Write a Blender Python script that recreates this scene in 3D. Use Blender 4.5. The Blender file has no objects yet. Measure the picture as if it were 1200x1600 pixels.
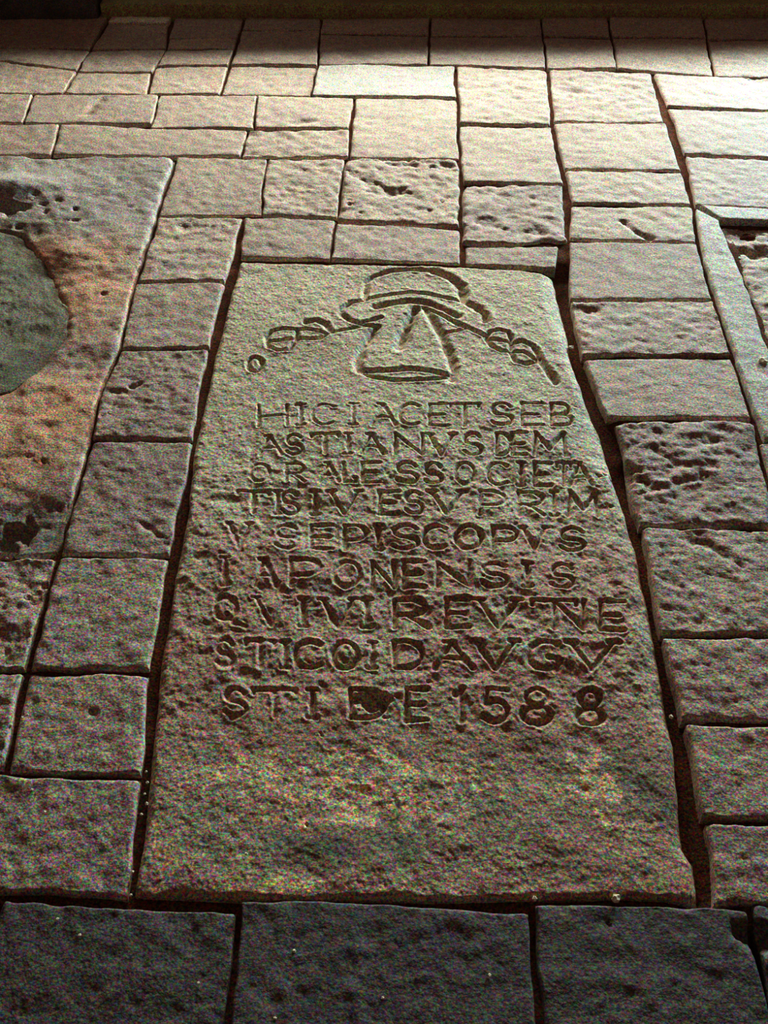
import bpy, math, random
import numpy as np

# ------------------------------------------------------------------ camera, world, light, exposure
scene = bpy.context.scene
COL = scene.collection
CAM_H = 1.5                      # eye height of a standing photographer holding the camera low
FOCAL = 1618.0                   # in pixels of the 1200 x 1600 frame
PITCH = math.radians(44.2)

cam_data = bpy.data.cameras.new('camera')
cam_data.sensor_fit = 'VERTICAL'
cam_data.sensor_height = 24.0
cam_data.lens = 24.0 * FOCAL / 1600.0
cam_data.clip_start = 0.05
cam = bpy.data.objects.new('camera', cam_data)
COL.objects.link(cam)
cam.location = (0, 0, CAM_H)
cam.rotation_euler = (math.pi / 2 - PITCH, 0, 0)
scene.camera = cam

world = bpy.data.worlds.new('world')
scene.world = world
world.use_nodes = True
bgn = world.node_tree.nodes['Background']
bgn.inputs[0].default_value = (1.0, 0.55, 0.42, 1)      # dim warm light of the interior
bgn.inputs[1].default_value = 0.032


def area(name, loc, target, sx, sy, power, col):
    d = bpy.data.lights.new(name, 'AREA')
    d.shape = 'RECTANGLE'; d.size = sx; d.size_y = sy
    d.energy = power; d.color = col
    o = bpy.data.objects.new(name, d); COL.objects.link(o)
    o.location = loc
    from mathutils import Vector
    o.rotation_euler = (Vector(target) - Vector(loc)).to_track_quat('-Z', 'Y').to_euler()
    return o


# daylight that comes in through the doorway beyond the step, stronger and bluer from its far jamb
area('daylight_doorway', (2.3, 6.0, 0.83), (0.0, 2.6, 0.0), 1.2, 0.27, 105, (1.0, 0.95, 0.76))
area('daylight_doorway_far', (0.2, 6.25, 0.94), (-0.3, 2.6, 0.0), 1.8, 0.30, 100, (1.0, 0.93, 0.76))
area('daylight_sky', (3.2, 6.1, 0.88), (1.2, 3.2, 0.0), 0.7, 0.30, 105, (0.08, 0.66, 1.0))

scene.view_settings.view_transform = 'Standard'
scene.view_settings.look = 'None'
scene.view_settings.gamma = 1.0
scene.view_settings.use_curve_mapping = False
scene.view_settings.exposure = 1.1

rnd = random.Random(11)

# ------------------------------------------------------------------ helpers
SP, CP = math.sin(PITCH), math.cos(PITCH)


def fl(px, py):
    """a point of the photograph's floor -> metres on the floor plane"""
    a = (np.asarray(px, float) - 600) / FOCAL
    b = -(np.asarray(py, float) - 800) / FOCAL
    t = CAM_H / (SP - b * CP)
    return t * a, t * (CP + b * SP)


def fpts(pts):
    p = np.array(pts, float)
    x, y = fl(p[:, 0], p[:, 1])
    return np.stack([x, y], 1)


def _h(ix, iy, seed):
    n = (ix * 374761393 + iy * 668265263 + seed * 1442695041) & 0xFFFFFFFF
    n = ((n ^ (n >> 13)) * 1274126177) & 0xFFFFFFFF
    return ((n ^ (n >> 16)) & 0xFFFF) / 65535.0


def vnoise(x, y, seed=0):
    xi = np.floor(x).astype(np.int64); yi = np.floor(y).astype(np.int64)
    xf = x - xi; yf = y - yi
    u = xf * xf * xf * (xf * (xf * 6 - 15) + 10); v = yf * yf * yf * (yf * (yf * 6 - 15) + 10)
    a = _h(xi, yi, seed); b = _h(xi + 1, yi, seed); c = _h(xi, yi + 1, seed); d = _h(xi + 1, yi + 1, seed)
    return (a * (1 - u) + b * u) * (1 - v) + (c * (1 - u) + d * u) * v * 1.0


def fbm(x, y, scale, octv=4, seed=0, gain=0.5):
    """about -1 .. 1"""
    s = np.zeros_like(x); a = 1.0; tot = 0.0; f = scale
    for k in range(octv):
        c, q = math.cos(0.6 * k + seed), math.sin(0.6 * k + seed)
        s = s + a * (2 * vnoise((x * c - y * q) * f + 17.3 * k, (x * q + y * c) * f - 9.1 * k, seed + k) - 1)
        tot += a; a *= gain; f *= 2.03
    return s / tot * 1.6


def smooth(e0, e1, x):
    t = np.clip((x - e0) / (e1 - e0), 0, 1)
    return t * t * (3 - 2 * t)


def seg_dist(x, y, p, q):
    d = q - p; L = max(float(d @ d), 1e-12)
    t = np.clip(((x - p[0]) * d[0] + (y - p[1]) * d[1]) / L, 0, 1)
    return np.hypot(x - p[0] - t * d[0], y - p[1] - t * d[1])


def inside(x, y, poly):
    r = np.zeros(x.shape, bool); n = len(poly)
    for i in range(n):
        x0, y0 = poly[i]; x1, y1 = poly[(i + 1) % n]
        if y0 == y1: continue
        c = ((y0 > y) != (y1 > y)) & (x < (x1 - x0) * (y - y0) / (y1 - y0) + x0)
        r ^= c
    return r


def resample(poly, s):
    d = np.concatenate([[0], np.cumsum(np.hypot(*np.diff(poly, axis=0).T))])
    d /= d[-1]
    return np.stack([np.interp(s, d, poly[:, 0]), np.interp(s, d, poly[:, 1])], -1)


def link(o, parent=None, label=None, category=None, group=None, kind=None):
    COL.objects.link(o)
    if parent: o.parent = parent
    if label: o['label'] = label
    if category: o['category'] = category
    if group: o['group'] = group
    if kind: o['kind'] = kind
    return o


def mesh_obj(name, co, faces, mat, normals=None, smooth_shade=True, attrs=None):
    m = bpy.data.meshes.new(name)
    co = np.ascontiguousarray(co, np.float32); faces = np.ascontiguousarray(faces, np.int32)
    nv, nf, k = len(co), len(faces), faces.shape[1]
    m.vertices.add(nv); m.vertices.foreach_set('co', co.ravel())
    m.loops.add(nf * k); m.loops.foreach_set('vertex_index', faces.ravel())
    m.polygons.add(nf)
    m.polygons.foreach_set('loop_start', np.arange(0, nf * k, k, dtype=np.int32))
    m.polygons.foreach_set('use_smooth', np.full(nf, smooth_shade))
    m.update(calc_edges=True)
    for an, av in (attrs or {}).items():
        at = m.attributes.new(an, 'FLOAT', 'POINT')
        at.data.foreach_set('value', np.ascontiguousarray(av, np.float32))
    m.materials.append(mat)
    if normals is not None:
        m.normals_split_custom_set_from_vertices([tuple(v) for v in normals])
    return bpy.data.objects.new(name, m)


def box_obj(name, x0, x1, y0, y1, z0, z1, mat, bevel=0.0, rough=0.0, cell=0.08, seed=3):
    """a block of masonry with a slightly uneven face"""
    import bmesh
    bm = bmesh.new()
    bmesh.ops.create_cube(bm, size=1)
    for v in bm.verts:
        v.co.x = x0 if v.co.x < 0 else x1
        v.co.y = y0 if v.co.y < 0 else y1
        v.co.z = z0 if v.co.z < 0 else z1
    if bevel: bmesh.ops.bevel(bm, geom=bm.edges[:], offset=bevel, segments=2, affect='EDGES', profile=0.6)
    m = bpy.data.meshes.new(name); bm.to_mesh(m); bm.free()
    m.materials.append(mat)
    return bpy.data.objects.new(name, m)


# ------------------------------------------------------------------ materials
def stone_mat(name, base, alt, grain=0.9, bump=0.35, rough=0.75, spec=0.3, vary=0.12,
              stain=(0.75, 0.60, 0.33), damp=(0.10, 0.13, 0.09), rust=(0.42, 0.25, 0.17), dust=None):
    m = bpy.data.materials.new(name); m.use_nodes = True
    nt = m.node_tree; N = nt.nodes; L = nt.links
    bs = N['Principled BSDF']; bs.inputs['Roughness'].default_value = rough
    bs.inputs['Specular IOR Level'].default_value = spec
    tc = N.new('ShaderNodeTexCoord')

    def noise(scale, detail=3, r=0.55, loc=(0, 0, 0)):
        mp = N.new('ShaderNodeMapping'); mp.inputs['Location'].default_value = loc
        L.new(tc.outputs['Object'], mp.inputs[0])
        n = N.new('ShaderNodeTexNoise'); n.inputs['Scale'].default_value = scale
        n.inputs['Detail'].default_value = detail; n.inputs['Roughness'].default_value = r
        L.new(mp.outputs[0], n.inputs['Vector']); return n

    def mix(kind, fac, a, b):
        x = N.new('ShaderNodeMix'); x.data_type = 'RGBA'; x.blend_type = kind
        for sock, v in ((x.inputs[0], fac), (x.inputs[6], a), (x.inputs[7], b)):
            if hasattr(v, 'links'): L.new(v, sock)
            elif isinstance(v, (int, float)): sock.default_value = v
            else: sock.default_value = (*v, 1)
        return x.outputs[2]

    def ramp(v, p0, p1):
        r = N.new('ShaderNodeMapRange'); r.inputs[1].default_value = p0; r.inputs[2].default_value = p1
        L.new(v, r.inputs[0]); return r.outputs[0]

    def attr(n):
        a = N.new('ShaderNodeAttribute'); a.attribute_name = n; return a.outputs['Fac']

    c = mix('MIX', ramp(noise(7, 4).outputs[0], 0.35, 0.65), base, alt)
    c = mix('MULTIPLY', 0.55, c, mix('MIX', ramp(noise(38, 4, 0.6, (3, 1, 0)).outputs[0], 0.3, 0.7), (0.55, 0.52, 0.5), (1.25, 1.25, 1.2)))
    # each stone its own tone
    oi = N.new('ShaderNodeObjectInfo')
    c = mix('MULTIPLY', 1.0, c, mix('MIX', oi.outputs['Random'], (1 - vary, 1 - vary * 1.1, 1 - vary * 0.9), (1 + vary, 1 + vary, 1 + vary * 0.7)))
    c = mix('MIX', attr('rust'), c, rust)
    c = mix('MIX', attr('damp'), c, damp)
    c = mix('MIX', attr('stain'), c, stain)
    # coarse coloured mineral grains
    g = noise(230, 2, 0.8, (1, 5, 2))
    gg = N.new('ShaderNodeMix'); gg.data_type = 'RGBA'; gg.inputs[0].default_value = 1
    gr = N.new('ShaderNodeVectorMath'); gr.operation = 'MULTIPLY_ADD'
    gr.inputs[1].default_value = (11.5, 11.5, 11.5); gr.inputs[2].default_value = (-4.75, -4.75, -4.75)
    L.new(g.outputs['Color'], gr.inputs[0])
    gm = N.new('ShaderNodeVectorMath'); gm.operation = 'MAXIMUM'; gm.inputs[1].default_value = (0.12,) * 3
    L.new(gr.outputs[0], gm.inputs[0])
    c = mix('MULTIPLY', grain, c, gm.outputs[0])
    L.new(c, bs.inputs['Base Color'])
    # fine relief
    b1 = N.new('ShaderNodeBump'); b1.inputs['Strength'].default_value = bump; b1.inputs['Distance'].default_value = 0.004
    L.new(noise(160, 3, 0.6, (7, 0, 0)).outputs[0], b1.inputs['Height'])
    L.new(b1.outputs[0], bs.inputs['Normal'])
    return m


M_STONE = stone_mat('sandstone_paving', (0.48, 0.375, 0.29), (0.40, 0.315, 0.26))
M_GRAVE = stone_mat('sandstone_grave', (0.58, 0.50, 0.33), (0.50, 0.45, 0.31), vary=0.0, stain=(0.9, 0.68, 0.38))
M_PALE = stone_mat('pale_border_stone', (0.52, 0.50, 0.43), (0.46, 0.45, 0.40), vary=0.05)
M_WORN = stone_mat('worn_stone_with_mortar', (0.40, 0.35, 0.30), (0.34, 0.31, 0.28), vary=0.0, stain=(0.72, 0.40, 0.22))
M_BED = stone_mat('joint_mortar', (0.13, 0.055, 0.035), (0.08, 0.04, 0.03), vary=0.0, rough=1.0, spec=0.0)
M_GREEN = stone_mat('damp_stone', (0.22, 0.21, 0.14), (0.17, 0.18, 0.13), vary=0.0)
M_WALL = stone_mat('dark_wall_plaster', (0.10, 0.09, 0.085), (0.07, 0.065, 0.06), vary=0.0)
M_STEP = stone_mat('step_stone', (0.33, 0.27, 0.20), (0.25, 0.24, 0.17), vary=0.0)
M_LIT_STEP = stone_mat('lit_tone_step', (0.34, 0.33, 0.12), (0.30, 0.20, 0.12), vary=0.0)  # greenish step, lightened to look daylit though its tread lies in shade
M_DARK = stone_mat('dimmed_dark_paving', (0.13, 0.115, 0.11), (0.09, 0.085, 0.085), vary=0.05)  # dark stone, deepened further for a dimness the lamps do not give here
M_LIT_PATCH = stone_mat('light_patch_stone', (0.85, 0.80, 0.62), (0.80, 0.74, 0.58), vary=0.0)  # near white, paints a spot of light into the shaded floor
M_CRUMB = stone_mat('lime_crumb', (0.86, 0.80, 0.60), (0.80, 0.72, 0.50), grain=0.1, vary=0.0)

# ------------------------------------------------------------------ marks that wear has left in the paving
# hollows: centre (photo px), half axes (m), depth (m)
HOLLOWS = []
for px, py, rx, ry, dep in [(8, 324, .075, .030, .030), (205, 603, .014, .010, .007), (185, 612, .02, .012, .004),
                            (145, 1113, .010, .007, .004), (978, 742, .018, .035, .018), (1185, 1475, .02, .025, .016),
                            (5, 845, .05, .05, .02), (610, 298, .05, .03, .005), (575, 283, .04, .025, .004),
                            (640, 305, .03, .02, .004), (300, 355, .05, .02, .005), (435, 117, .03, .02, .003),
                            (1190, 390, .05, .03, .014), (1165, 385, .03, .03, .010),
                            (760, 345, .05, .03, .003), (820, 362, .06, .03, .003), (870, 350, .03, .03, .003),
                            (630, 258, .05, .02, .007), (700, 258, .03, .02, .007),
                            (480, 190, .06, .02, .006), (575, 1092, .028, .018, .020), (900, 142, .04, .03, .006),
                            (1180, 125, .05, .03, .006)]:
    cx, cy = fl(px, py); HOLLOWS.append((float(cx), float(cy), rx, ry, dep))
# scratches and chisel lines: polyline in photo px, half width, depth
SCRATCHES = []
for pts, w, d in [([(972, 345), (985, 355), (1002, 366), (1015, 372)], .008, .010),
                  ([(590, 286), (615, 302), (640, 300)], .012, .004),
                  ([(545, 265), (580, 290)], .010, .003),
                  ([(250, 838), (235, 825), (215, 812)], .006, .004),
                  ([(1100, 745), (1040, 760), (1000, 770)], .008, .004),
                  ([(1020, 700), (1060, 725), (1110, 730)], .012, .003),
                  ([(1080, 700), (1120, 690)], .012, .003),
                  ([(1060, 840), (1100, 850), (1160, 885)], .007, .003),
                  ([(1120, 500), (1100, 540)], .006, .003),
                  ([(905, 480), (930, 488)], .010, .005),
                  ([(162, 152), (148, 162), (138, 176)], .016, .006)]:
    SCRATCHES.append((fpts(pts), w, d))


def wear(x, y):
    z = np.zeros_like(x)
    wob = 1 + 0.75 * fbm(x, y, 30, 4, 91, .6)
    for cx, cy, rx, ry, dep in HOLLOWS:
        if cx + 2 * rx < x.min() or cx - 2 * rx > x.max() or cy + 2 * ry < y.min() or cy - 2 * ry > y.max(): continue
        r = np.hypot((x - cx) / rx, (y - cy) / ry) * wob
        z -= dep * (1 - smooth(0.25, 1.25, r))
    for P, w, d in SCRATCHES:
        if P[:, 0].max() + .05 < x.min() or P[:, 0].min() - .05 > x.max() or P[:, 1].max() + .05 < y.min() or P[:, 1].min() - .05 > y.max(): continue
        r = np.min([seg_dist(x, y, P[i], P[i + 1]) for i in range(len(P) - 1)], 0) * wob
        z -= d * (1 - smooth(0.2 * w, w * 1.2, r))
    return z


def axis(length, r, cell):
    """sample positions 0..length, crowded in the rounded margin"""
    m = np.array([0, .04, .13, .28, .5, .75]) * r
    n = max(3, int((length - 2 * r) / cell))
    mid = np.linspace(r, length - r, n + 1)
    return np.concatenate([m, mid, length - m[::-1]]) / length


def patch(c, L=(), R=(), T=(), B=(), extra=None):
    """four corners TL, TR, BR, BL in photo px, with points between them along any side"""
    s = [fpts([c[0], *T, c[1]]), fpts([c[3], *B, c[2]]), fpts([c[0], *L, c[3]]), fpts([c[1], *R, c[2]])]
    return s


def coons(s, U, V):
    Tn, Bn, Ln, Rn = s
    t = resample(Tn, U)[None]; b = resample(Bn, U)[None]; l = resample(Ln, V)[:, None]; r = resample(Rn, V)[:, None]
    u = U[None, :, None]; v = V[:, None, None]
    P = (1 - v) * t + v * b + (1 - u) * l + u * r
    P -= (1 - u) * (1 - v) * Tn[0] + u * (1 - v) * Tn[-1] + (1 - u) * v * Bn[0] + u * v * Bn[-1]
    return P


def plen(p):
    return float(np.hypot(*np.diff(p, axis=0).T).sum())


def build_grid(s, gap, r, cell):
    W = 0.5 * (plen(s[0]) + plen(s[1])); H = 0.5 * (plen(s[2]) + plen(s[3]))
    gap = min(gap, W * .2, H * .2); r = min(r, (W - 2 * gap) * .35, (H - 2 * gap) * .35)
    ua = axis(W - 2 * gap, r, cell); va = axis(H - 2 * gap, r, cell)
    U = (gap + ua * (W - 2 * gap)) / W; V = (gap + va * (H - 2 * gap)) / H
    P = coons(s, U, V)
    eu = np.minimum(ua, 1 - ua) * (W - 2 * gap); ev = np.minimum(va, 1 - va) * (H - 2 * gap)
    EU, EV = np.meshgrid(eu, ev)
    return P, EU, EV, r


def edge_drop(EU, EV, r, x, y, seed, chip=0.5):
    """rounded and chipped arris"""
    rr = r * (1 + chip * fbm(x, y, 22, 3, seed))
    rr = np.maximum(rr, r * 0.3)
    a = np.clip(1 - EU / rr, 0, 1); b = np.clip(1 - EV / rr, 0, 1)
    k = np.clip(np.hypot(a, b), 0, 1)
    return rr * (1 - np.sqrt(np.maximum(0, 1 - k * k)))


def grid_faces(ny, nx):
    i = np.arange(ny * nx).reshape(ny, nx)
    # v grows towards the viewer, u to the far jamb side: this order faces up
    return np.stack([i[:-1, :-1], i[1:, :-1], i[1:, 1:], i[:-1, 1:]], -1).reshape(-1, 4)


def with_skirt(co, ny, nx, depth):
    f = grid_faces(ny, nx)
    i = np.arange(ny * nx).reshape(ny, nx)
    ring = np.concatenate([i[0, :-1], i[:-1, -1], i[-1, :0:-1], i[:0:-1, 0]])
    low = co[ring].copy(); low[:, 2] = depth
    n0 = len(co); m = len(ring)
    a = np.arange(m); b = (a + 1) % m
    side = np.stack([ring[a], ring[b], n0 + b, n0 + a], 1)
    return np.concatenate([co, low]), np.concatenate([f, side]), ring


FLOOR_DEPTH = -0.06


def stone(parent, c, name='paving_stone', mat=None, gap=.003, r=.006, amp=.0016, lump=.0016, dz=None, cell=None, tilt=.003,
          L=(), R=(), T=(), B=(), label=None, fields=None, relief=None, chip=.55, seed=None):
    s = patch(c, L, R, T, B)
    mid = np.mean([s[0].mean(0), s[1].mean(0)], 0)
    if cell is None: cell = 0.0055 if mid[1] < 2.2 else (0.0075 if mid[1] < 3.2 else 0.011)
    P, EU, EV, r = build_grid(s, gap, r, cell)
    ny, nx = P.shape[:2]
    x, y = P[..., 0], P[..., 1]
    sd = seed if seed is not None else rnd.randint(1, 9999)
    # irregular outline: neighbours share the wander, and each adds a little of its own
    wx = .004 * fbm(x, y, 5, 3, 51) + .0022 * fbm(x, y, 17, 2, sd); wy = .004 * fbm(x, y, 5, 3, 57) + .0022 * fbm(x, y, 17, 2, sd + 1)
    x = x + wx; y = y + wy
    z = lump * fbm(x, y, 6, 3, sd + 2) + amp * fbm(x, y, 38, 4, sd + 3, .6) + .45 * amp * fbm(x, y, 130, 2, sd + 5, .7)
    z += rnd.uniform(-tilt, tilt) * (x - mid[0]) * 4 + rnd.uniform(-tilt, tilt) * (y - mid[1]) * 4
    z += rnd.uniform(-.002, .002) if dz is None else dz
    z -= edge_drop(EU, EV, r, x, y, sd + 4, chip)
    z += wear(x, y)
    if relief: z += relief(x, y)
    fld = {'stain': np.zeros_like(x), 'damp': np.zeros_like(x), 'rust': np.zeros_like(x)}
    if fields: fields(x, y, fld)
    co = np.stack([x, y, z], -1).reshape(-1, 3)
    co, faces, ring = with_skirt(co, ny, nx, FLOOR_DEPTH)
    attrs = {k: np.concatenate([v.ravel(), v.ravel()[ring]]) for k, v in fld.items()}
    o = mesh_obj(name, co, faces, mat or M_STONE, attrs=attrs)
    return link(o, parent, label)


# ------------------------------------------------------------------ the setting: floor bed, wall, doorway step
def bed():
    xs = np.arange(-3.2, 3.2001, .02); ys = np.arange(-.5, 4.56, .02)
    X, Y = np.meshgrid(xs, ys[::-1])
    Z = -.013 + .006 * fbm(X, Y, 8, 4, 77)
    # the joint on the far long side of the grave has lost its mortar
    q = fpts([(872, 425), (890, 500), (906, 580), (940, 660), (972, 740), (992, 810), (1015, 900), (1035, 1000), (1055, 1120), (1085, 1250), (1092, 1320), (1105, 1400)])
    dd = np.min([seg_dist(X, Y, q[i], q[i + 1]) for i in range(len(q) - 1)], 0)
    Z -= .016 * (1 - smooth(.02, .06, dd))
    # dug out under the grave, under the hollow worn stone, under the sunken stones and the foot row
    for q in ([(400, 430), (850, 445), (1050, 1380), (235, 1380)], [(-380, 270), (240, 270), (80, 850), (-650, 850)],
              [(1150, 370), (1420, 370), (1540, 680), (1280, 680)], [(980, 690), (1170, 690), (1190, 800), (1000, 800)], [(1100, 1440), (1300, 1440), (1300, 1600), (1100, 1600)]):
        Z -= .03 * inside(X, Y, fpts(q))
    co = np.stack([X, Y, Z], -1).reshape(-1, 3)
    co, f, ring = with_skirt(co, *X.shape, -.10)
    return link(mesh_obj('floor', co, f, M_BED), label='reddish mortar bed of the worn stone paved church floor', category='floor', kind='structure')


floor = bed()

STEP_Y = 4.43
o = box_obj('trim_1', -1.15, 2.7, STEP_Y, STEP_Y + .12, -.10, .055, M_LIT_STEP, .008)
link(o, label='low greenish stone step across the open doorway, lit tone painted in', category='step', kind='structure')
o = box_obj('trim_2', -1.15, 2.7, STEP_Y + .12, STEP_Y + .50, -.10, .25, M_STEP, .012)  # unseen second block, added and sized to shade the far floor
link(o, label='added unseen block behind the low step, casting the far shade', category='step', kind='structure')
for nm, x0, x1 in (('wall_left', -3.2, -1.16), ('wall_right', 2.71, 3.6)):
    o = box_obj(nm, x0, x1, STEP_Y - .02, STEP_Y + .50, -.10, 2.6, M_WALL, .01)
    link(o, label='dark plastered wall beside the doorway, ' + ('against the short dim stretch of paving' if nm == 'wall_left' else 'beyond the border strip'), category='wall', kind='structure')
o = box_obj('ground', -3.2, 3.2, STEP_Y + .51, 9.0, -.12, .03, M_STEP)
link(o, label='pale ground outside beyond the doorway step', category='ground', kind='structure')

# ------------------------------------------------------------------ paving stones around the grave
ROUGH = dict(amp=.0026, lump=.003, r=.012, chip=.9)
FLAT = dict(amp=.0010, lump=.0010)
S = lambda *c, **k: stone(floor, c, **k)

# far rows, on both sides of the edge of the shade
S((-120, 12), (172, 20), (142, 76), (-170, 72)); S((-170, 74), (142, 78), (119, 110), (-200, 92), T=[(0, 74)], B=[(0, 94)])
S((-200, 96), (119, 111), (96, 145), (-240, 143), B=[(0, 145)], T=[(0, 95)])
S((176, 12), (277, 12), (262, 38), (168, 36), mat=M_LIT_PATCH, dz=.004)  # stone whose whiteness stands in for a patch of light
S((168, 37), (262, 39), (259, 76), (143, 77)); S((141, 78), (259, 77), (238, 112), (120, 111)); S((119, 113), (237, 113), (229, 147), (98, 146))
S((279, 8), (388, 8), (370, 60), (262, 60)); S((262, 60), (370, 60), (364, 77), (259, 77)); S((258, 78), (364, 78), (357, 102), (243, 103)); S((242, 104), (357, 103), (345, 147), (230, 147))
S((390, 8), (503, 8), (500, 47), (376, 47)); S((376, 48), (500, 48), (497, 102), (360, 102)); S((360, 104), (496, 104), (487, 149), (346, 148))
S((505, 8), (672, 8), (671, 55), (501, 50)); S((501, 52), (671, 56), (671, 101), (498, 100)); S((497, 102), (711, 102), (713, 152), (488, 150), mat=M_PALE, amp=.001, dz=.001)
S((674, 8), (840, 8), (850, 55), (672, 55)); S((672, 57), (850, 57), (853, 107), (672, 101))
S((842, 8), (945, 8), (955, 58), (851, 56)); S((851, 58), (956, 60), (965, 107), (854, 107))
S((947, 8), (1095, 8), (1105, 58), (957, 58)); S((957, 60), (1105, 60), (1116, 118), (966, 106))
S((1097, 8), (1260, 8), (1290, 60), (1107, 60)); S((1107, 62), (1290, 62), (1340, 126), (1118, 118))
# second band
S((-240, 146), (52, 147), (36, 192), (-290, 192)); S((52, 147), (247, 148), (237, 194), (36, 192), **FLAT); S((247, 148), (402, 149), (396, 201), (236, 200)); S((402, 149), (553, 152), (547, 200), (396, 200))
S((-290, 195), (92, 194), (80, 243), (-350, 243)); S((92, 194), (386, 203), (378, 243), (80, 243), T=[(236, 199)])
S((386, 203), (547, 202), (545, 246), (378, 244), amp=.003); S((554, 153), (713, 154), (718, 248), (546, 247))
# third band, above the grave
S((277, 246), (420, 249), (406, 335), (246, 337)); S((420, 249), (538, 250), (524, 340), (406, 336), amp=.0026); S((538, 250), (718, 250), (720, 354), (524, 345), **ROUGH)
S((379, 338), (524, 343), (516, 404), (373, 402)); S((524, 348), (720, 356), (720, 411), (516, 404))
# column between the two long joints
S((713, 104), (855, 109), (862, 194), (717, 194), amp=.0026); S((717, 197), (862, 197), (880, 287), (722, 286)); S((722, 288), (880, 290), (890, 378), (722, 381), **ROUGH)
S((724, 384), (878, 384), (871, 421), (724, 413), T=[(800, 384)], gap=.008)
# column that runs down beside the grave
H = [((858, 109), (1019, 114), (1039, 190), (865, 188), dict(amp=.003)), ((865, 191), (1040, 192), (1067, 266), (881, 263), {}),
     ((881, 266), (1067, 269), (1084, 320), (892, 319), {}), ((892, 321), (1084, 322), (1091, 378), (890, 374), {}),
     ((888, 378), (1091, 380), (1116, 469), (889, 466), FLAT), ((889, 469), (1116, 471), (1144, 554), (908, 556), dict(amp=.0024)),
     ((910, 558), (1144, 557), (1179, 655), (945, 652), FLAT), ((958, 657), (1180, 658), (1214, 824), (996, 820), ROUGH),
     ((1000, 823), (1214, 826), (1247, 993), (1030, 991), dict(amp=.0024)), ((1034, 994), (1247, 996), (1272, 1126), (1062, 1126), dict(amp=.002)),
     ((1066, 1129), (1272, 1130), (1300, 1282), (1098, 1277), {}), ((1102, 1281), (1300, 1284), (1330, 1424), (1112, 1416), {})]
for a, b, c_, d, k in H:
    kk = dict(gap=.004); kk.update(k)
    S(a, b, c_, d, **kk)
# column towards the bright corner
S((1022, 114), (1290, 125), (1330, 178), (1042, 166)); S((1043, 169), (1330, 180), (1370, 250), (1069, 239)); S((1071, 243), (1370, 254), (1410, 334), (1087, 321))
S((1090, 322), (1410, 336), (1420, 358), (1126, 345), name='border_strip', mat=M_PALE, gap=.004, amp=.0008, dz=.004)
S((1088, 324), (1124, 346), (1262, 690), (1192, 690), name='border_strip', mat=M_PALE, gap=.005, L=[(1093, 378), (1117, 469), (1145, 554)], R=[(1163, 432), (1203, 545)], amp=.0012, dz=.004, T=[(1106, 334)])
S((1128, 350), (1420, 362), (1500, 560), (1206, 545), name='sunken_stone', R=[], L=[(1165, 432)], dz=-.007, amp=.003, lump=.003, r=.01)
S((1207, 548), (1500, 562), (1560, 690), (1262, 690), name='sunken_stone', dz=-.006, amp=.002)
for (ya, yb, xa, xb, xc, xd) in [(692, 850, 1186, 1560, 1640, 1222), (852, 1000, 1222, 1640, 1700, 1250), (1002, 1180, 1250, 1700, 1760, 1285), (1182, 1424, 1285, 1760, 1850, 1332)]:
    S((xa, ya), (xb, ya), (xc, yb), (xd, yb))
S((1292, 125), (1560, 135), (1680, 260), (1372, 250)); S((1372, 256), (1680, 262), (1780, 360), (1412, 340))

# column of edging stones beside the grave, from the far end to the near end
EDGE = [((246, 338), (379, 339), (352, 441), (213, 441), dict(amp=.0022)), ((213, 443), (352, 443), (327, 544), (189, 545), {}),
        ((188, 547), (327, 546), (300, 687), (142, 686), dict(L=[(158, 610)], amp=.0022)), ((141, 688), (300, 690), (266, 869), (93, 868), {}),
        ((92, 871), (265, 872), (238, 1046), (47, 1045), {}), ((46, 1048), (237, 1049), (226, 1209), (8, 1206), {}),
        ((-170, 1205), (225, 1213), (206, 1404), (-230, 1396), {})]
for a, b, c_, d, k in EDGE:
    S(a, b, c_, d, gap=.0035, **k)


# worn mortar spread over the paving on the hollow side
BROKEN = [(-260, 372), (-40, 350), (40, 362), (72, 408), (88, 440), (112, 492), (108, 525), (62, 580), (22, 610), (-60, 628), (-280, 640)]


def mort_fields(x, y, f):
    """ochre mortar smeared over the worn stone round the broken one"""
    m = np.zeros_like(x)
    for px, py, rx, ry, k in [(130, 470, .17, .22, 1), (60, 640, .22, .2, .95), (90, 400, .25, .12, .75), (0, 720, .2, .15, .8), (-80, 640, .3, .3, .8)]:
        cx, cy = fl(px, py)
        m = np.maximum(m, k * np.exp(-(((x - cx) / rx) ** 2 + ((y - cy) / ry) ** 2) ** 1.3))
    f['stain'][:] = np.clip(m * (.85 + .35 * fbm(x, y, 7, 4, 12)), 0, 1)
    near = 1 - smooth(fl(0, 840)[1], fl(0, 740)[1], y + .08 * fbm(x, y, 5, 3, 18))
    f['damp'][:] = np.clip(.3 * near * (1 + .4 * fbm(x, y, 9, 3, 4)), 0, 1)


def mort_relief(x, y):
    q = fpts(BROKEN)
    ins = inside(x, y, q)
    d = np.min([seg_dist(x, y, q[i], q[(i + 1) % len(q)]) for i in range(len(q))], 0)
    z = np.where(ins, -.008 - .016 * smooth(0, .03, d), -.006 * (1 - smooth(0, .06, d)))
    bx, by = fl(10, 296)
    z = z + .028 * np.exp(-(((x - bx) / .16) ** 2 + ((y - by) / .07) ** 2))
    return z


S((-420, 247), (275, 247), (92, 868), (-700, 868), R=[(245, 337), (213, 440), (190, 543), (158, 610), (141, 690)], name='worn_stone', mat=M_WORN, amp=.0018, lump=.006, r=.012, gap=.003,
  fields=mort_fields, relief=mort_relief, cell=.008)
S((-700, 870), (91, 870), (46, 1046), (-780, 1040), name='worn_stone', amp=.003, lump=.006, gap=.006)
S((-780, 1044), (45, 1048), (6, 1204), (-860, 1200), name='worn_stone', amp=.003, lump=.005, gap=.006)
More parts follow.
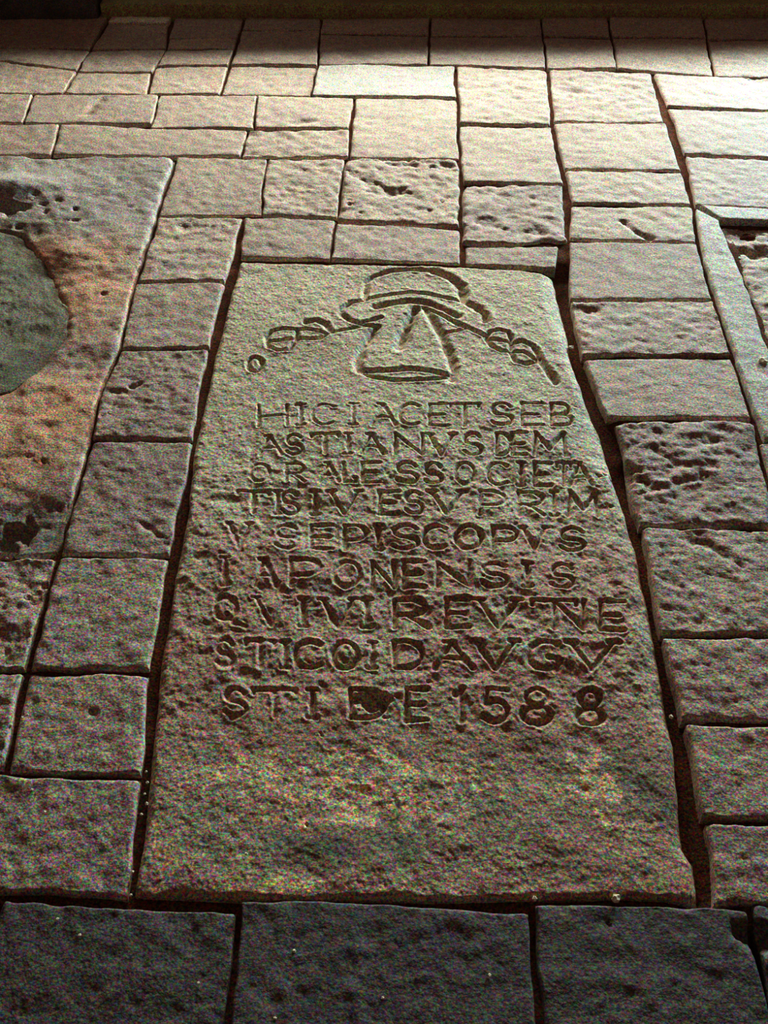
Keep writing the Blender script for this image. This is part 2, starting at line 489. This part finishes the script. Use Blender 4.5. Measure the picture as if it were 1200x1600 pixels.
# broken stone lying exposed in the mortar, its edge irregular
def broken_stone():
    poly = fpts(BROKEN)
    c = poly.mean(0)
    n = len(poly)
    ang = np.linspace(0, 1, 161)[:-1]
    ring = resample(np.vstack([poly, poly[:1]]), ang)
    ring = ring + np.stack([.010 * fbm(ring[:, 0], ring[:, 1], 14, 3, 5), .010 * fbm(ring[:, 0], ring[:, 1], 14, 3, 6)], 1)
    rad = np.concatenate([np.linspace(.02, .94, 60), [.96, .975, .985, .993, 1.0]])
    co = []
    for q in rad:
        p = c + (ring - c) * q
        x, y = p[:, 0], p[:, 1]
        e = (1 - q) * .4
        z = -.009 + .004 * fbm(x, y, 7, 3, 41) + .0018 * fbm(x, y, 36, 4, 42, .6) - (.014 * np.clip(1 - e / .014, 0, 1) ** 2)
        co.append(np.stack([x, y, z + wear(x, y)], 1))
    low = co[-1].copy(); low[:, 2] = FLOOR_DEPTH; co.append(low)
    co = np.vstack(co); m = len(ang); k = len(rad) + 1
    a = np.arange(m); b = (a + 1) % m
    f = np.concatenate([np.stack([i * m + a, (i + 1) * m + a, (i + 1) * m + b, i * m + b], 1) for i in range(k - 1)])
    # close the centre
    cz = co[:m].mean(0); co = np.vstack([co, cz])
    f = np.concatenate([f, np.stack([np.full(m, len(co) - 1), a, b, b], 1)[:, :4]])[:-m]
    f2 = np.stack([np.full(m, len(co) - 1), a, b], 1)
    ob = mesh_obj('broken_stone', co, f[:, ::1], M_GREEN)
    import bmesh
    bm = bmesh.new(); bm.from_mesh(ob.data); bm.verts.ensure_lookup_table()
    for i in range(m): bm.faces.new((bm.verts[len(co) - 1], bm.verts[int(a[i])], bm.verts[int(b[i])]))
    bmesh.ops.recalc_face_normals(bm, faces=bm.faces[:])
    for fc in bm.faces: fc.smooth = True
    bm.to_mesh(ob.data); bm.free()
    return link(ob, floor)


broken_stone()

# near row, across the foot of the grave, and on past the frame
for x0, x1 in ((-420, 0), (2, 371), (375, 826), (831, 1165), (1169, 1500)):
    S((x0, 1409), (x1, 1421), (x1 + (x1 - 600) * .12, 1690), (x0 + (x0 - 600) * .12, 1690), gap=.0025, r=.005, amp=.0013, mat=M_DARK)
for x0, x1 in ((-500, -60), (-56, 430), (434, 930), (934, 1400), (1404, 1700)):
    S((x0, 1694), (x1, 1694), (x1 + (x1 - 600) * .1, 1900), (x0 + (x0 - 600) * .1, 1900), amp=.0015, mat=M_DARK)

# ------------------------------------------------------------------ the grave slab
def arc(cx, cy, rx, ry, a0, a1, n=9):
    return [(cx + rx * math.cos(math.radians(a0 + (a1 - a0) * i / n)), cy + ry * math.sin(math.radians(a0 + (a1 - a0) * i / n))) for i in range(n + 1)]


GLYPH = {
    'H': [[(0, 0), (0, 1)], [(1, 0), (1, 1)], [(0, .55), (1, .45)]],
    'I': [[(.5, 0), (.5, 1)], [(.25, 0), (.75, 0)], [(.25, 1), (.75, 1)]],
    'C': [arc(.55, .5, .55, .5, -50, -310, 14)],
    'G': [arc(.55, .5, .55, .5, -50, -340, 14), [(.95, 1), (.95, .6), (.65, .6)]],
    'A': [[(0, 1), (.45, 0), (1, 1)], [(.2, .62), (.8, .62)], [(.25, 0), (.5, 0)]],
    'E': [[(.1, 0), (.1, 1)], [(.1, 0), (1, 0)], [(.1, .5), (.8, .5)], [(.1, 1), (1, 1)]],
    'T': [[(0, 0), (1, 0)], [(.5, 0), (.5, 1)], [(0, 0), (0, .15)], [(1, 0), (1, .15)]],
    'S': [arc(.5, .26, .45, .26, -20, -270, 10) + arc(.5, .75, .5, .25, -90, 160, 10)],
    'B': [[(.1, 0), (.1, 1)], [(.1, 0)] + arc(.5, .25, .35, .25, -90, 90, 6) + [(.1, .5)], [(.1, .5)] + arc(.55, .75, .45, .25, -90, 90, 6) + [(.1, 1)]],
    'D': [[(.1, 0), (.1, 1)], [(.1, 0)] + arc(.4, .5, .6, .5, -90, 90, 10) + [(.1, 1)]],
    'N': [[(0, 1), (0, 0), (1, 1), (1, 0)]],
    'V': [[(0, 0), (.5, 1), (1, 0)], [(-.12, 0), (.12, 0)], [(.88, 0), (1.12, 0)]],
    'M': [[(0, 1), (.08, 0), (.5, .75), (.92, 0), (1, 1)]],
    'O': [arc(.5, .5, .5, .5, 0, 360, 18)],
    'R': [[(.05, 0), (.05, 1)], [(.05, 0)] + arc(.5, .27, .45, .27, -90, 90, 8) + [(.05, .54)], [(.4, .54), (1, 1)]],
    'P': [[(.05, 0), (.05, 1)], [(.05, 0)] + arc(.5, .3, .5, .3, -90, 90, 8) + [(.05, .6)]],
    'L': [[(.1, 0), (.1, 1), (1, 1), (1, .8)]],
    'Q': [arc(.45, .42, .45, .42, 0, 360, 16), [(.5, .65), (.8, 1), (1.25, 1.12)]],
    '1': [[(.15, .2), (.5, 0), (.5, 1)]],
    '5': [[(.95, 0), (.25, 0), (.15, .42)] + arc(.5, .68, .48, .32, -130, 150, 10)],
    '8': [arc(.5, .25, .38, .25, 0, 360, 12), arc(.5, .75, .48, .25, 0, 360, 12)],
}
# each line: text label, top and bottom at its first and last letter, letters with their spans (photo px)
LINES = [
    ('HIC IACET SEB', 632, 664, 630, 664, [('H', 404, 448), ('I', 459, 481), ('C', 488, 524), ('I', 541, 563), ('A', 582, 618), ('C', 624, 658), ('E', 668, 700), ('T', 704, 748), ('S', 768, 800), ('E', 812, 848), ('B', 858, 894)]),
    ('ASTIANVS DE M', 680, 709, 676, 710, [('A', 406, 440), ('S', 447, 472), ('T', 487, 529), ('I', 534, 554), ('A', 564, 600), ('N', 618, 660), ('V', 670, 708), ('S', 725, 752), ('D', 774, 798), ('E', 798, 822), ('M', 834, 884)]),
    ('ORALES SOCIETA', 724, 751, 722, 757, [('O', 391, 421), ('R', 446, 476), ('A', 500, 530), ('L', 535, 556), ('E', 563, 594), ('S', 620, 652), ('S', 665, 690), ('O', 712, 741), ('C', 762, 794), ('I', 806, 824), ('E', 833, 862), ('T', 870, 892), ('A', 890, 926)]),
    ('TIS IESV PRIM', 767, 800, 767, 804, [('T', 372, 420), ('I', 424, 444), ('S', 440, 466), ('I', 482, 504), ('V', 516, 560), ('E', 590, 622), ('S', 634, 660), ('V', 674, 722), ('P', 748, 790), ('R', 808, 850), ('I', 857, 875), ('M', 888, 934)]),
    ('VS EPISCOPVS', 818, 856, 824, 858, [('V', 358, 390), ('S', 430, 466), ('E', 482, 520), ('P', 537, 572), ('I', 581, 601), ('S', 614, 654), ('C', 662, 700), ('O', 712, 752), ('P', 769, 808), ('V', 818, 852), ('S', 876, 913)]),
    ('IAPONENSIS', 872, 914, 882, 918, [('I', 340, 364), ('A', 398, 432), ('P', 452, 500), ('O', 522, 562), ('N', 582, 616), ('E', 628, 664), ('N', 684, 734), ('S', 754, 792), ('I', 812, 836), ('S', 862, 896)]),
    ('worn line beginning with QVI', 932, 974, 940, 984, [('Q', 336, 374), ('V', 400, 446), ('I', 462, 486), ('V', 504, 552), ('I', 560, 586), ('R', 614, 668), ('E', 694, 734), ('V', 748, 808), ('T', 832, 900), ('N', 866, 912), ('E', 934, 976)]),
    ('worn line ending with AVGV', 1000, 1040, 1004, 1046, [('S', 338, 364), ('T', 384, 428), ('I', 434, 456), ('C', 460, 504), ('O', 520, 558), ('I', 570, 594), ('D', 612, 660), ('A', 680, 738), ('V', 744, 804), ('G', 826, 874), ('V', 892, 958)]),
    ('STI DE 1588', 1076, 1116, 1076, 1132, [('S', 352, 384), ('T', 396, 462), ('I', 474, 502), ('D', 542, 602), ('E', 632, 668), ('1', 708, 736), ('5', 752, 794), ('8', 816, 862), ('8', 902, 942)]),
]

# the carved bishop's hat with its cords over a three-cornered shield (photo px)
CROWN = [(570, 466), (572, 440), (582, 432), (608, 424), (640, 421), (678, 424), (704, 434), (720, 448), (724, 468)]
CROWN_BASE = [(570, 466), (600, 460), (640, 456), (672, 459), (700, 466), (724, 470)]
BRIM_OUT = [(572, 467), (548, 472), (533, 482), (532, 489), (545, 499), (562, 506), (584, 510)]
BRIM_OUT2 = [(724, 470), (744, 479), (758, 490), (759, 500)]
BRIM_IN = [(588, 479), (610, 474), (640, 470), (670, 474), (694, 484), (714, 494)]
BRIM_LOW = [(562, 505), (580, 500), (594, 496)]
BRIM_LOW2 = [(664, 479), (690, 492), (718, 507), (736, 514), (756, 523)]
CORD2 = [(690, 521), (712, 518), (730, 513)]
SHIELD_L = [(588, 511), (580, 524), (564, 545), (558, 566), (562, 579)]
SHIELD_B = [(562, 579), (600, 578), (640, 576), (676, 580), (706, 586)]
SHIELD_B2 = [(566, 582), (584, 590), (624, 594), (664, 593), (704, 589)]
SHIELD_R = [(664, 480), (676, 500), (690, 524), (702, 552), (710, 578), (706, 592)]
SHIELD_I = [(650, 482), (640, 500), (632, 520), (624, 540)]
TASS_R1 = [(758, 528), (766, 518), (780, 515), (794, 518), (799, 528), (798, 548), (784, 548), (768, 540), (758, 528)]
TASS_R1M = [(760, 529), (776, 530), (797, 534)]
TASS_R2 = [(799, 536), (816, 532), (832, 540), (841, 556), (838, 564), (822, 568), (806, 564), (798, 550)]
TASS_R2M = [(798, 549), (818, 549), (836, 560)]
TASS_RT = [(838, 548), (848, 568), (864, 590), (868, 596)]
TASS_L1 = [(462, 514), (442, 513), (424, 517), (416, 526), (418, 540), (434, 547), (452, 545), (463, 532), (464, 516)]
TASS_L1M = [(421, 533), (440, 531), (456, 529)]
TASS_L2 = [(464, 515), (480, 513), (498, 517), (512, 521), (500, 528), (480, 529), (464, 528)]
TASS_L2M = [(478, 503), (494, 500), (508, 506), (518, 518)]
TASS_LT = [(514, 520), (532, 516), (556, 511), (584, 508)]
LEFT_PEND = [(470, 505), (458, 508), (440, 511)]
RINGLET = [(398 + 11 * math.cos(t), 568 + 11 * math.sin(t)) for t in np.linspace(0, 2 * math.pi, 13)]

EMBLEM = [  # part, sub-part, strokes (polyline, half width, depth), filled outline or None
    ('carved_hat', 'hat_crown', [(CROWN[:6], .008, .007), (CROWN[5:], .013, .013), (CROWN_BASE, .007, .007)], CROWN + CROWN_BASE[::-1]),
    ('carved_hat', 'hat_brim', [(BRIM_OUT, .008, .008), (BRIM_OUT2, .011, .010), (BRIM_IN, .012, .009), (BRIM_LOW, .007, .006), (BRIM_LOW2, .008, .009)],
     CROWN_BASE + BRIM_OUT2 + [(745, 512)] + BRIM_IN[::-1] + [(594, 496), (575, 503)] + BRIM_OUT[::-1]),
    ('carved_shield', 'shield_field', [(SHIELD_L, .012, .012), (SHIELD_B, .008, .009), (SHIELD_B2, .006, .007), (SHIELD_R, .012, .012), (SHIELD_I, .015, .014)],
     SHIELD_L + SHIELD_B2[1:] + SHIELD_R[::-1] + [(640, 486), (600, 500)]),
    ('carved_tassel', 'tassel_knot', [(TASS_R1, .006, .008), (TASS_R1M, .006, .007), ], TASS_R1),
    ('carved_tassel', 'tassel_knot', [(TASS_R2, .007, .009), (TASS_R2M, .006, .007)], TASS_R2),
    ('carved_tassel', 'tassel_tail', [(TASS_RT, .010, .011)], None),
    ('carved_tassel', 'tassel_cord', [(CORD2, .006, .005)], None),
    ('carved_tassel.001', 'tassel_knot', [(TASS_L1, .006, .007), (TASS_L1M, .006, .006)], TASS_L1),
    ('carved_tassel.001', 'tassel_knot', [(TASS_L2, .006, .007), (TASS_L2M, .009, .008)], TASS_L2),
    ('carved_tassel.001', 'tassel_cord', [(TASS_LT, .006, .006)], None),
    ('carved_ringlet', 'ring', [(RINGLET, .006, .008)], RINGLET),
]


def grave():
    s = patch(((375, 408), (868, 427), (1100, 1410), (206, 1400)),
              T=[(540, 411), (718, 415), (800, 420)], B=[(450, 1409), (840, 1408), (960, 1404)],
              L=[(360, 455), (345, 522), (325, 592), (303, 700), (292, 790), (266, 940), (246, 1045), (230, 1212)],
              R=[(884, 500), (896, 560), (914, 618), (938, 665), (956, 730), (982, 800), (1002, 885), (1020, 965), (1040, 1060), (1058, 1160), (1068, 1270), (1074, 1320), (1092, 1345)])
    P, EU, EV, r = build_grid(s, .003, .010, .0021)
    ny, nx = P.shape[:2]
    x, y = P[..., 0].copy(), P[..., 1].copy()
    x += .003 * fbm(x, y, 8, 3, 301); y += .002 * fbm(x, y, 8, 3, 303)
    carve = np.zeros_like(x); lab = np.full(x.shape, -1, np.int32)
    keys = []
    wob = 1 + .42 * fbm(x, y, 40, 3, 305)
    worn = .88 + .5 * fbm(x, y, 11, 3, 307)
    # columns/rows limits for a quick window search
    rowmin, rowmax = y.min(1), y.max(1)

    def window(pts, m):
        r0 = np.where((rowmax >= pts[:, 1].min() - m) & (rowmin <= pts[:, 1].max() + m))[0]
        if not len(r0): return None
        xs = x[r0[0]:r0[-1] + 1]
        cmask = np.where((xs.max(0) >= pts[:, 0].min() - m) & (xs.min(0) <= pts[:, 0].max() + m))[0]
        return (slice(r0[0], r0[-1] + 1), slice(cmask[0], cmask[-1] + 1))

    def cut(polys, idx):
        for pl, w, d in polys:
            q = fpts(pl); win = window(q, w * 2.5)
            if win is None: continue
            xx, yy = x[win], y[win]
            dist = np.min([seg_dist(xx, yy, q[i], q[i + 1]) for i in range(len(q) - 1)], 0) * (1 + (wob[win] - 1) * (.5 if idx < len(EMBLEM) else 1))
            dep = d * 1.08 * np.exp(-1.5 * (dist / w) ** 2.4) * np.clip(worn[win], .75 if idx < len(EMBLEM) else .4, 1.3)
            # a softened, slightly swollen lip round the cut
            carve[win] = np.minimum(carve[win], -dep)
            lip[win] = np.maximum(lip[win], .0009 * np.exp(-((dist - w * 1.7) / (w * .55)) ** 2))
            lb = lab[win]; lb[(dist < w * 1.15) & (lb < 0)] = idx

    lip = np.zeros_like(x)
    fills = []
    for part, sub, strokes, fill in EMBLEM:
        idx = len(keys); keys.append((part, sub, None))
        cut(strokes, idx)
        if fill: fills.append((idx, fpts(fill)))
    for li, (txt, t0, b0, t1, b1, letters) in enumerate(LINES):
        xa, xb = letters[0][1], letters[-1][2]
        for ch, x0, x1 in letters:
            f = ((x0 + x1) / 2 - xa) / (xb - xa)
            tp, bt = t0 + (t1 - t0) * f, b0 + (b1 - b0) * f
            idx = len(keys); keys.append(('inscription_line', 'carved_letter', li))
            fade = .62 + .38 * min(1, max(0, ((x0 + x1) / 2 - 400) / 250))
            sc = .0043 if li < 3 else .0047
            dp = (.0066, .0066, .0062, .0068, .0068, .0074, .007, .007, .0085)[li]
            pl = [[(x0 + (x1 - x0) * g[0], tp + (bt - tp) * g[1]) for g in st] for st in GLYPH[ch]]
            cut([(p, sc * (.85 + .15 * fade), dp * fade) for p in pl], idx)
    for idx, q in fills:
        win = window(q, .01)
        ins = inside(x[win], y[win], q); lb = lab[win]; lb[ins & (lb < 0)] = idx

    low = 1 - smooth(fl(0, 1330)[1], fl(0, 1000)[1], y)
    z = .0030 * fbm(x, y, 4, 3, 310) + .0010 * fbm(x, y, 34, 3, 311, .55) + .0004 * fbm(x, y, 120, 2, 313, .7)
    # eroded band of the inscription
    band = smooth(fl(0, 1180)[1], fl(0, 1080)[1], y) * smooth(fl(0, 640)[1], fl(0, 760)[1], y)
    z += band * (.0020 * fbm(x, y, 30, 3, 315, .6))
    z += .0016 * low * fbm(x, y, 12, 4, 317)
    # worn shoulder on the far long side
    W = (EU[:, -1:] * 0)
    un = np.linspace(0, 1, nx)[None, :]
    ex = (1 - un) * .87
    z -= .016 * np.clip(1 - ex / (.045 + .02 * fbm(x, y, 6, 2, 319)), 0, 1) ** 2
    z -= edge_drop(EU, EV, r, x, y, 321, .6)
    z += wear(x, y) + carve * (.92 + .1 * fbm(x, y, 60, 2, 323)) + lip
    # pale lime crust and dark damp bloom on the plain foot of the slab
    cx, cy = fl(540, 1225)
    m1 = np.exp(-(((x - cx) / .26) ** 2 + ((y - cy) / .085) ** 2))
    cx2, cy2 = fl(930, 1225); m1b = np.exp(-(((x - cx2) / .07) ** 2 + ((y - cy2) / .10) ** 2)) * .8
    cx3, cy3 = fl(520, 1385); m1c = np.exp(-(((x - cx3) / .25) ** 2 + ((y - cy3) / .02) ** 2)) * .75
    n1 = fbm(x, y, 42, 4, 331, .8)
    stain = smooth(.25, .6, np.maximum(np.maximum(m1, m1b), m1c) * (.55 + .9 * n1)) * .9
    dx, dy = fl(560, 1320)
    m2 = np.exp(-(((x - dx) / .33) ** 2 + ((y - dy) / .05) ** 2))
    dx2, dy2 = fl(930, 1260); m2b = np.exp(-(((x - dx2) / .2) ** 2 + ((y - dy2) / .12) ** 2))
    damp = np.clip(np.maximum(m2, m2b) * (.55 + .5 * fbm(x, y, 9, 3, 335)), 0, .8)
    rust = np.clip((1 - smooth(fl(0, 900)[1], fl(0, 700)[1], y)) * (.62 + .4 * fbm(x, y, 8, 3, 337)), 0, .85)
    co = np.stack([x, y, z], -1)
    # normals from the whole surface, so that the parts meet without a seam
    du = np.gradient(co, axis=1); dv = np.gradient(co, axis=0)
    nrm = np.cross(dv, du); nrm /= np.linalg.norm(nrm, axis=-1, keepdims=True) + 1e-12
    nrm[nrm[..., 2] < 0] *= -1
    flat = co.reshape(-1, 3); nf = nrm.reshape(-1, 3)
    A = {'stain': stain.ravel(), 'damp': damp.ravel(), 'rust': rust.ravel()}
    faces = grid_faces(ny, nx)
    fl_lab = lab[:-1, :-1].ravel()

    def sub_mesh(name, fsel, skirt=False):
        used, inv = np.unique(fsel, return_inverse=True)
        return mesh_obj(name, flat[used], inv.reshape(fsel.shape), M_GRAVE, normals=nf[used], attrs={k: v[used] for k, v in A.items()})

    body_f = faces[fl_lab < 0]
    # the sides of the block
    i = np.arange(ny * nx).reshape(ny, nx)
    ring = np.concatenate([i[0, :-1], i[:-1, -1], i[-1, :0:-1], i[:0:-1, 0]])
    root = sub_mesh('gravestone', body_f)
    link(root, label='long worn grave slab carved with a bishop hat and nine lines of capitals', category='gravestone')
    m = len(ring); a = np.arange(m); b = (a + 1) % m
    top = flat[ring].copy(); lo = top.copy(); lo[:, 2] = FLOOR_DEPTH
    side = mesh_obj('slab_side', np.vstack([top, lo]), np.stack([a, b, m + b, m + a], 1), M_GRAVE)
    link(side, root)
    parents = {}
    for part in dict.fromkeys(e[0] for e in EMBLEM):
        nm = part.split('.')[0]
        e = bpy.data.objects.new(nm, None); e.empty_display_size = .05
        link(e, root); parents[part] = e
    parents['carved_hat']['label'] = 'low-relief clerical hat with domed crown and wide brim'
    parents['carved_shield']['label'] = 'three-cornered shield cut below the hat'
    for li, l in enumerate(LINES):
        e = bpy.data.objects.new('inscription_line', None); e.empty_display_size = .05
        link(e, root, label=('carved capitals reading ' + l[0]) if not l[0].startswith('worn') else l[0])
        parents[li] = e
    for idx, (part, sub, li) in enumerate(keys):
        fs = faces[fl_lab == idx]
        if not len(fs): continue
        link(sub_mesh(sub, fs), parents[part] if li is None else parents[li])
    return root


grave()

# ------------------------------------------------------------------ grit lying on the floor
def crumb(px, py, size, label, z=.001, group=None, flat=.6):
    import bmesh
    bm = bmesh.new()
    bmesh.ops.create_icosphere(bm, subdivisions=2, radius=size)
    q = rnd.uniform(0, 9)
    for v in bm.verts:
        k = 1 + .28 * math.sin(5 * v.co.x / size + q) * math.cos(4 * v.co.y / size - q)
        v.co.x *= k * rnd.uniform(.95, 1.05) * 1.15; v.co.y *= k; v.co.z *= flat * k
    m = bpy.data.meshes.new('pebble'); bm.to_mesh(m); bm.free(); m.materials.append(M_CRUMB)
    o = bpy.data.objects.new('pebble', m)
    x, y = fl(px, py); o.location = (float(x), float(y), z + size * flat * .7)
    o.rotation_euler = (0, 0, rnd.uniform(0, 6))
    link(o, None, label, 'pebble', group)


crumb(962, 1405, .0060, 'largest pale pebble lying in the joint at the foot of the grave slab')
crumb(835, 1405, .0036, 'smaller pale pebble in the joint at the foot of the grave slab')
crumb(1192, 566, .011, 'white lump of lime on the pale border strip', z=.003, flat=.4)
crumb(893, 538, .006, 'pale pebble caught in the long joint beside the hat tassel', z=-.012)
crumb(1048, 1121, .0036, 'tiny pale pebble in the long joint beside the date')
for px, py in [(230, 1222), (226, 1240), (229, 1255), (221, 1272), (207, 1362), (204, 1398), (228, 1205)]:
    crumb(px, py, rnd.uniform(.0018, .0028), 'tiny pale grain in the joint between grave slab and edging stones', z=-.002, group='grains in the joint by the slab')
for where, group, spots in [
    ('on the dark paving across the foot of the grave slab', 'grit on the dark foot paving', [(125, 1462), (430, 1592), (765, 1525), (460, 1487), (598, 1560), (310, 1537), (90, 1437)]),
    ('on the column of edging stones beside the inscription', 'grit on the edging stones', [(35, 1122), (18, 1134), (43, 1118), (95, 1017), (50, 1235), (70, 1270), (30, 1278), (173, 932), (124, 932)]),
    ('on the bare foot of the grave slab', 'grit on the slab foot', [(820, 1388), (670, 1265), (958, 1290), (385, 1335)]),
    ('on the paving column beside the slab foot corner', 'grit on the paving column', [(1170, 1355), (1176, 1097)])]:
    for px, py in spots:
        crumb(px, py, rnd.uniform(.0018, .0028), 'tiny pale grain of grit ' + where, group=group)
